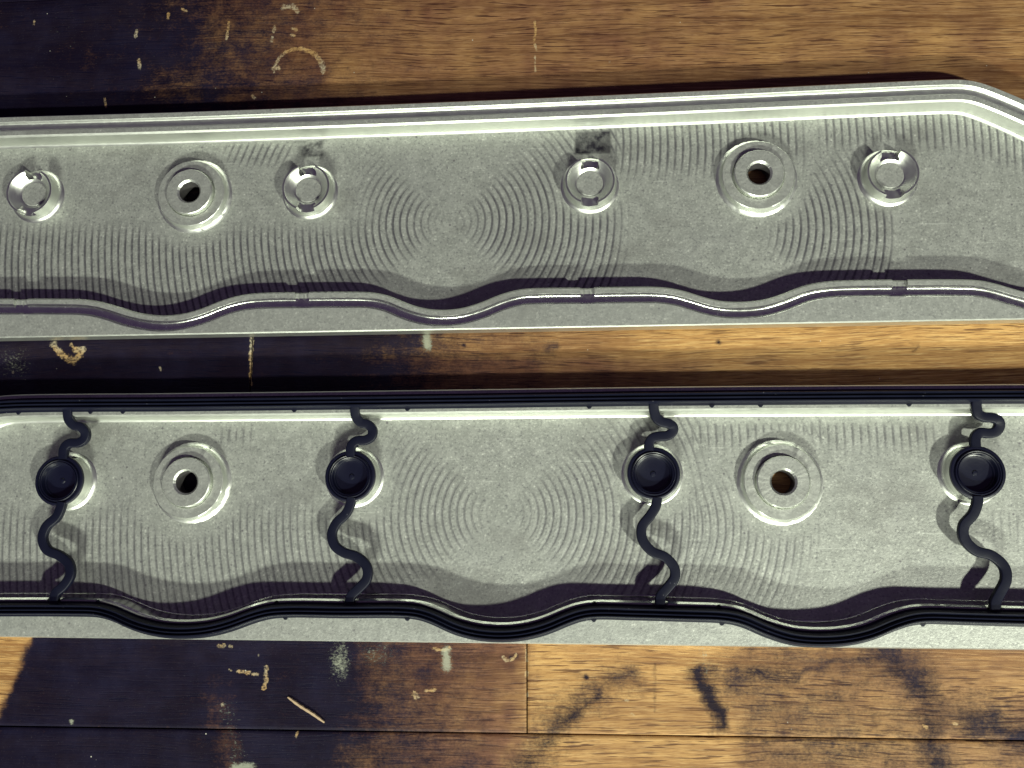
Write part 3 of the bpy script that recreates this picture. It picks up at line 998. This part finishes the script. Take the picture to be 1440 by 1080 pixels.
# ring plugs
zt = ZB + .0013 - gz
zd = ZB - .0016 - gz
rp = [(.0084, ZB - gz - .0016), (.0088, ZB - gz - .0009), (.00895, zt - .0011), (.0088, zt - .0006), (.0084, zt - .0004), (.0079, zt - .0004), (.0077, zt - .0009), (.0074, zt - .0009), (.0073, zt - .0002), (.0071, zt),
      (.0069, zt - .0001), (.0068, zt - .0005), (.0066, zt - .0005), (.0065, zt - .0001), (.0063, zt - .0002), (.0061, zt - .0012), (.0060, zd + .0009), (.0057, zd + .0008), (.0055, zd + .0002), (.0046, zd), (.0010, zd), (.0007, zd + .00035), (.0002, zd + .0004)]
v, f, c = lathe(rp, 88, cap=True)
first = None
for q in l_cups:
    loc = (q[0] - cen[0], q[1] - cen[1], 0)
    if first is None:
        o = mesh('ring_plug', v, f, M_PLUG, gk, None, 30, loc); first = o
    else:
        o = first.copy(); o.location = loc; link(o, gk)

STR = [
    [(96, 572), (96, 581), (97.5, 590), (104.5, 598), (114, 600.5), (120.5, 607.5), (119.5, 617), (111, 622.5), (98, 623.5), (91, 630), (89.5, 646)],
    [(88, 706), (86, 714), (80, 727), (66, 740), (60.5, 757), (67, 773), (84, 781), (97, 792), (99.5, 808), (90, 824), (79, 834), (76, 849)],
    [(499.5, 568.5), (499.5, 577.5), (501.0, 586.5), (508.0, 594.5), (517.5, 597.0), (524.0, 604.0), (523.0, 613.5), (514.5, 619.0), (501.5, 620.0), (494.5, 626.5), (493.0, 642.5)],
    [(494.5, 700), (493, 709), (487, 722), (473, 736), (467, 751), (471, 767), (484, 777), (502, 783), (516, 797), (516, 814), (504, 828), (494, 838), (492, 851)],
    [(919, 566), (919.5, 577), (923, 587.5), (931, 593.5), (940, 595.5), (946.5, 600.5), (946, 607), (939, 612.5), (928, 613.5), (917.5, 616), (913, 623), (912.5, 634)],
    [(924, 700), (922.5, 711), (914, 725.5), (902.5, 741), (903.5, 759), (917, 775.5), (935.5, 783.5), (948, 798), (948.5, 812.5), (938, 827), (929, 838), (928, 853)],
    [(1373, 560), (1372, 571), (1375, 582), (1383, 586.5), (1395, 587.5), (1403.5, 591.5), (1405, 598.5), (1400, 607), (1390, 609.5), (1378, 608.5), (1371.5, 614), (1371, 628)],
    [(1374, 698), (1374, 706), (1368, 723), (1355, 739), (1355.5, 757), (1372, 774.5), (1394, 781), (1411.5, 797), (1414, 815), (1405, 834), (1399, 846), (1398, 859)],
]
for k, pts in enumerate(STR):
    up = k % 2 == 0
    m = len(pts)
    zz = []
    for i in range(m):
        t = i / (m - 1)
        a, b_ = (ZR + .0001, ZB + .0002) if up else (ZB + .0002, ZR + .0001)
        zz.append(a + (b_ - a) * t - .0006 * math.sin(math.pi * t) + .0002 * math.sin(7 * t + k))
    w3 = np.array([[*P(x, y, z)[:2], z] for (x, y), z in zip(pts, zz)])
    w3 -= np.array([cen[0], cen[1], gz])
    c = catmull(w3, .0004, False, .0003)
    n2 = normals2d(c, False)
    hw, hh, r = .00165, .00105, .00045
    secp = []
    for (sx, sy, a0) in ((1, 1, 0), (-1, 1, 90), (-1, -1, 180), (1, -1, 270)):
        for a in (0, 30, 60, 90):
            q = math.radians(a0 + a)
            secp.append((sx * (hw - r) + r * math.cos(q), sy * (hh - r) + r * math.sin(q)))
    rings = np.zeros((len(c), len(secp), 3))
    for j, (o_, z_) in enumerate(secp):
        rings[:, j, :2] = c[:, :2] + n2 * o_
        rings[:, j, 2] = c[:, 2] + z_
    v, f, _ = loft(rings, False, True)
    f = [tuple(q) for q in f]
    ns = len(secp)
    f.append(tuple(range(ns))); f.append(tuple(range((len(c) - 1) * ns, len(c) * ns))[::-1])
    mesh('strand', v, [q[::-1] for q in f], M_RUBBER, gk, None, 45)

# ------------------------------------------------------------------ a splinter of wood lying on the black finish
a, b_ = P(404, 981, .0006), P(456, 1016, .0006)
mid = (a + b_) / 2
sp_loc = (mid[0], mid[1], 0)
d = (b_ - a)[:2]; L = np.linalg.norm(d); d /= L
pn = np.array([-d[1], d[0]])
rings = []
for t in np.linspace(-.5, .5, 22):
    w = .00055 * (1 - .45 * abs(t * 2) ** 3) * (1 + .15 * math.sin(t * 40))
    h = .00075 * (1 - .35 * abs(t * 2) ** 3)
    cpt = d * L * t + pn * .00008 * math.sin(t * 9)
    rings.append([[*(cpt + pn * w), .0001], [*(cpt + pn * w * .7), h], [*(cpt - pn * w * .6), h * 1.1], [*(cpt - pn * w), .0001]])
v, f, _ = loft(np.array(rings), False, True)
f = [tuple(q) for q in f] + [(0, 1, 2, 3), tuple(range(84, 88))[::-1]]
spl = mesh('wood_splinter', v, f, mat_simple('splinter_wood', (.36, .24, .15), (.60, .45, .30), 900, .7), None, None, 30, sp_loc)
spl['label'] = 'thin tan wood splinter lying diagonally on the black stained planks'
spl['category'] = 'splinter'
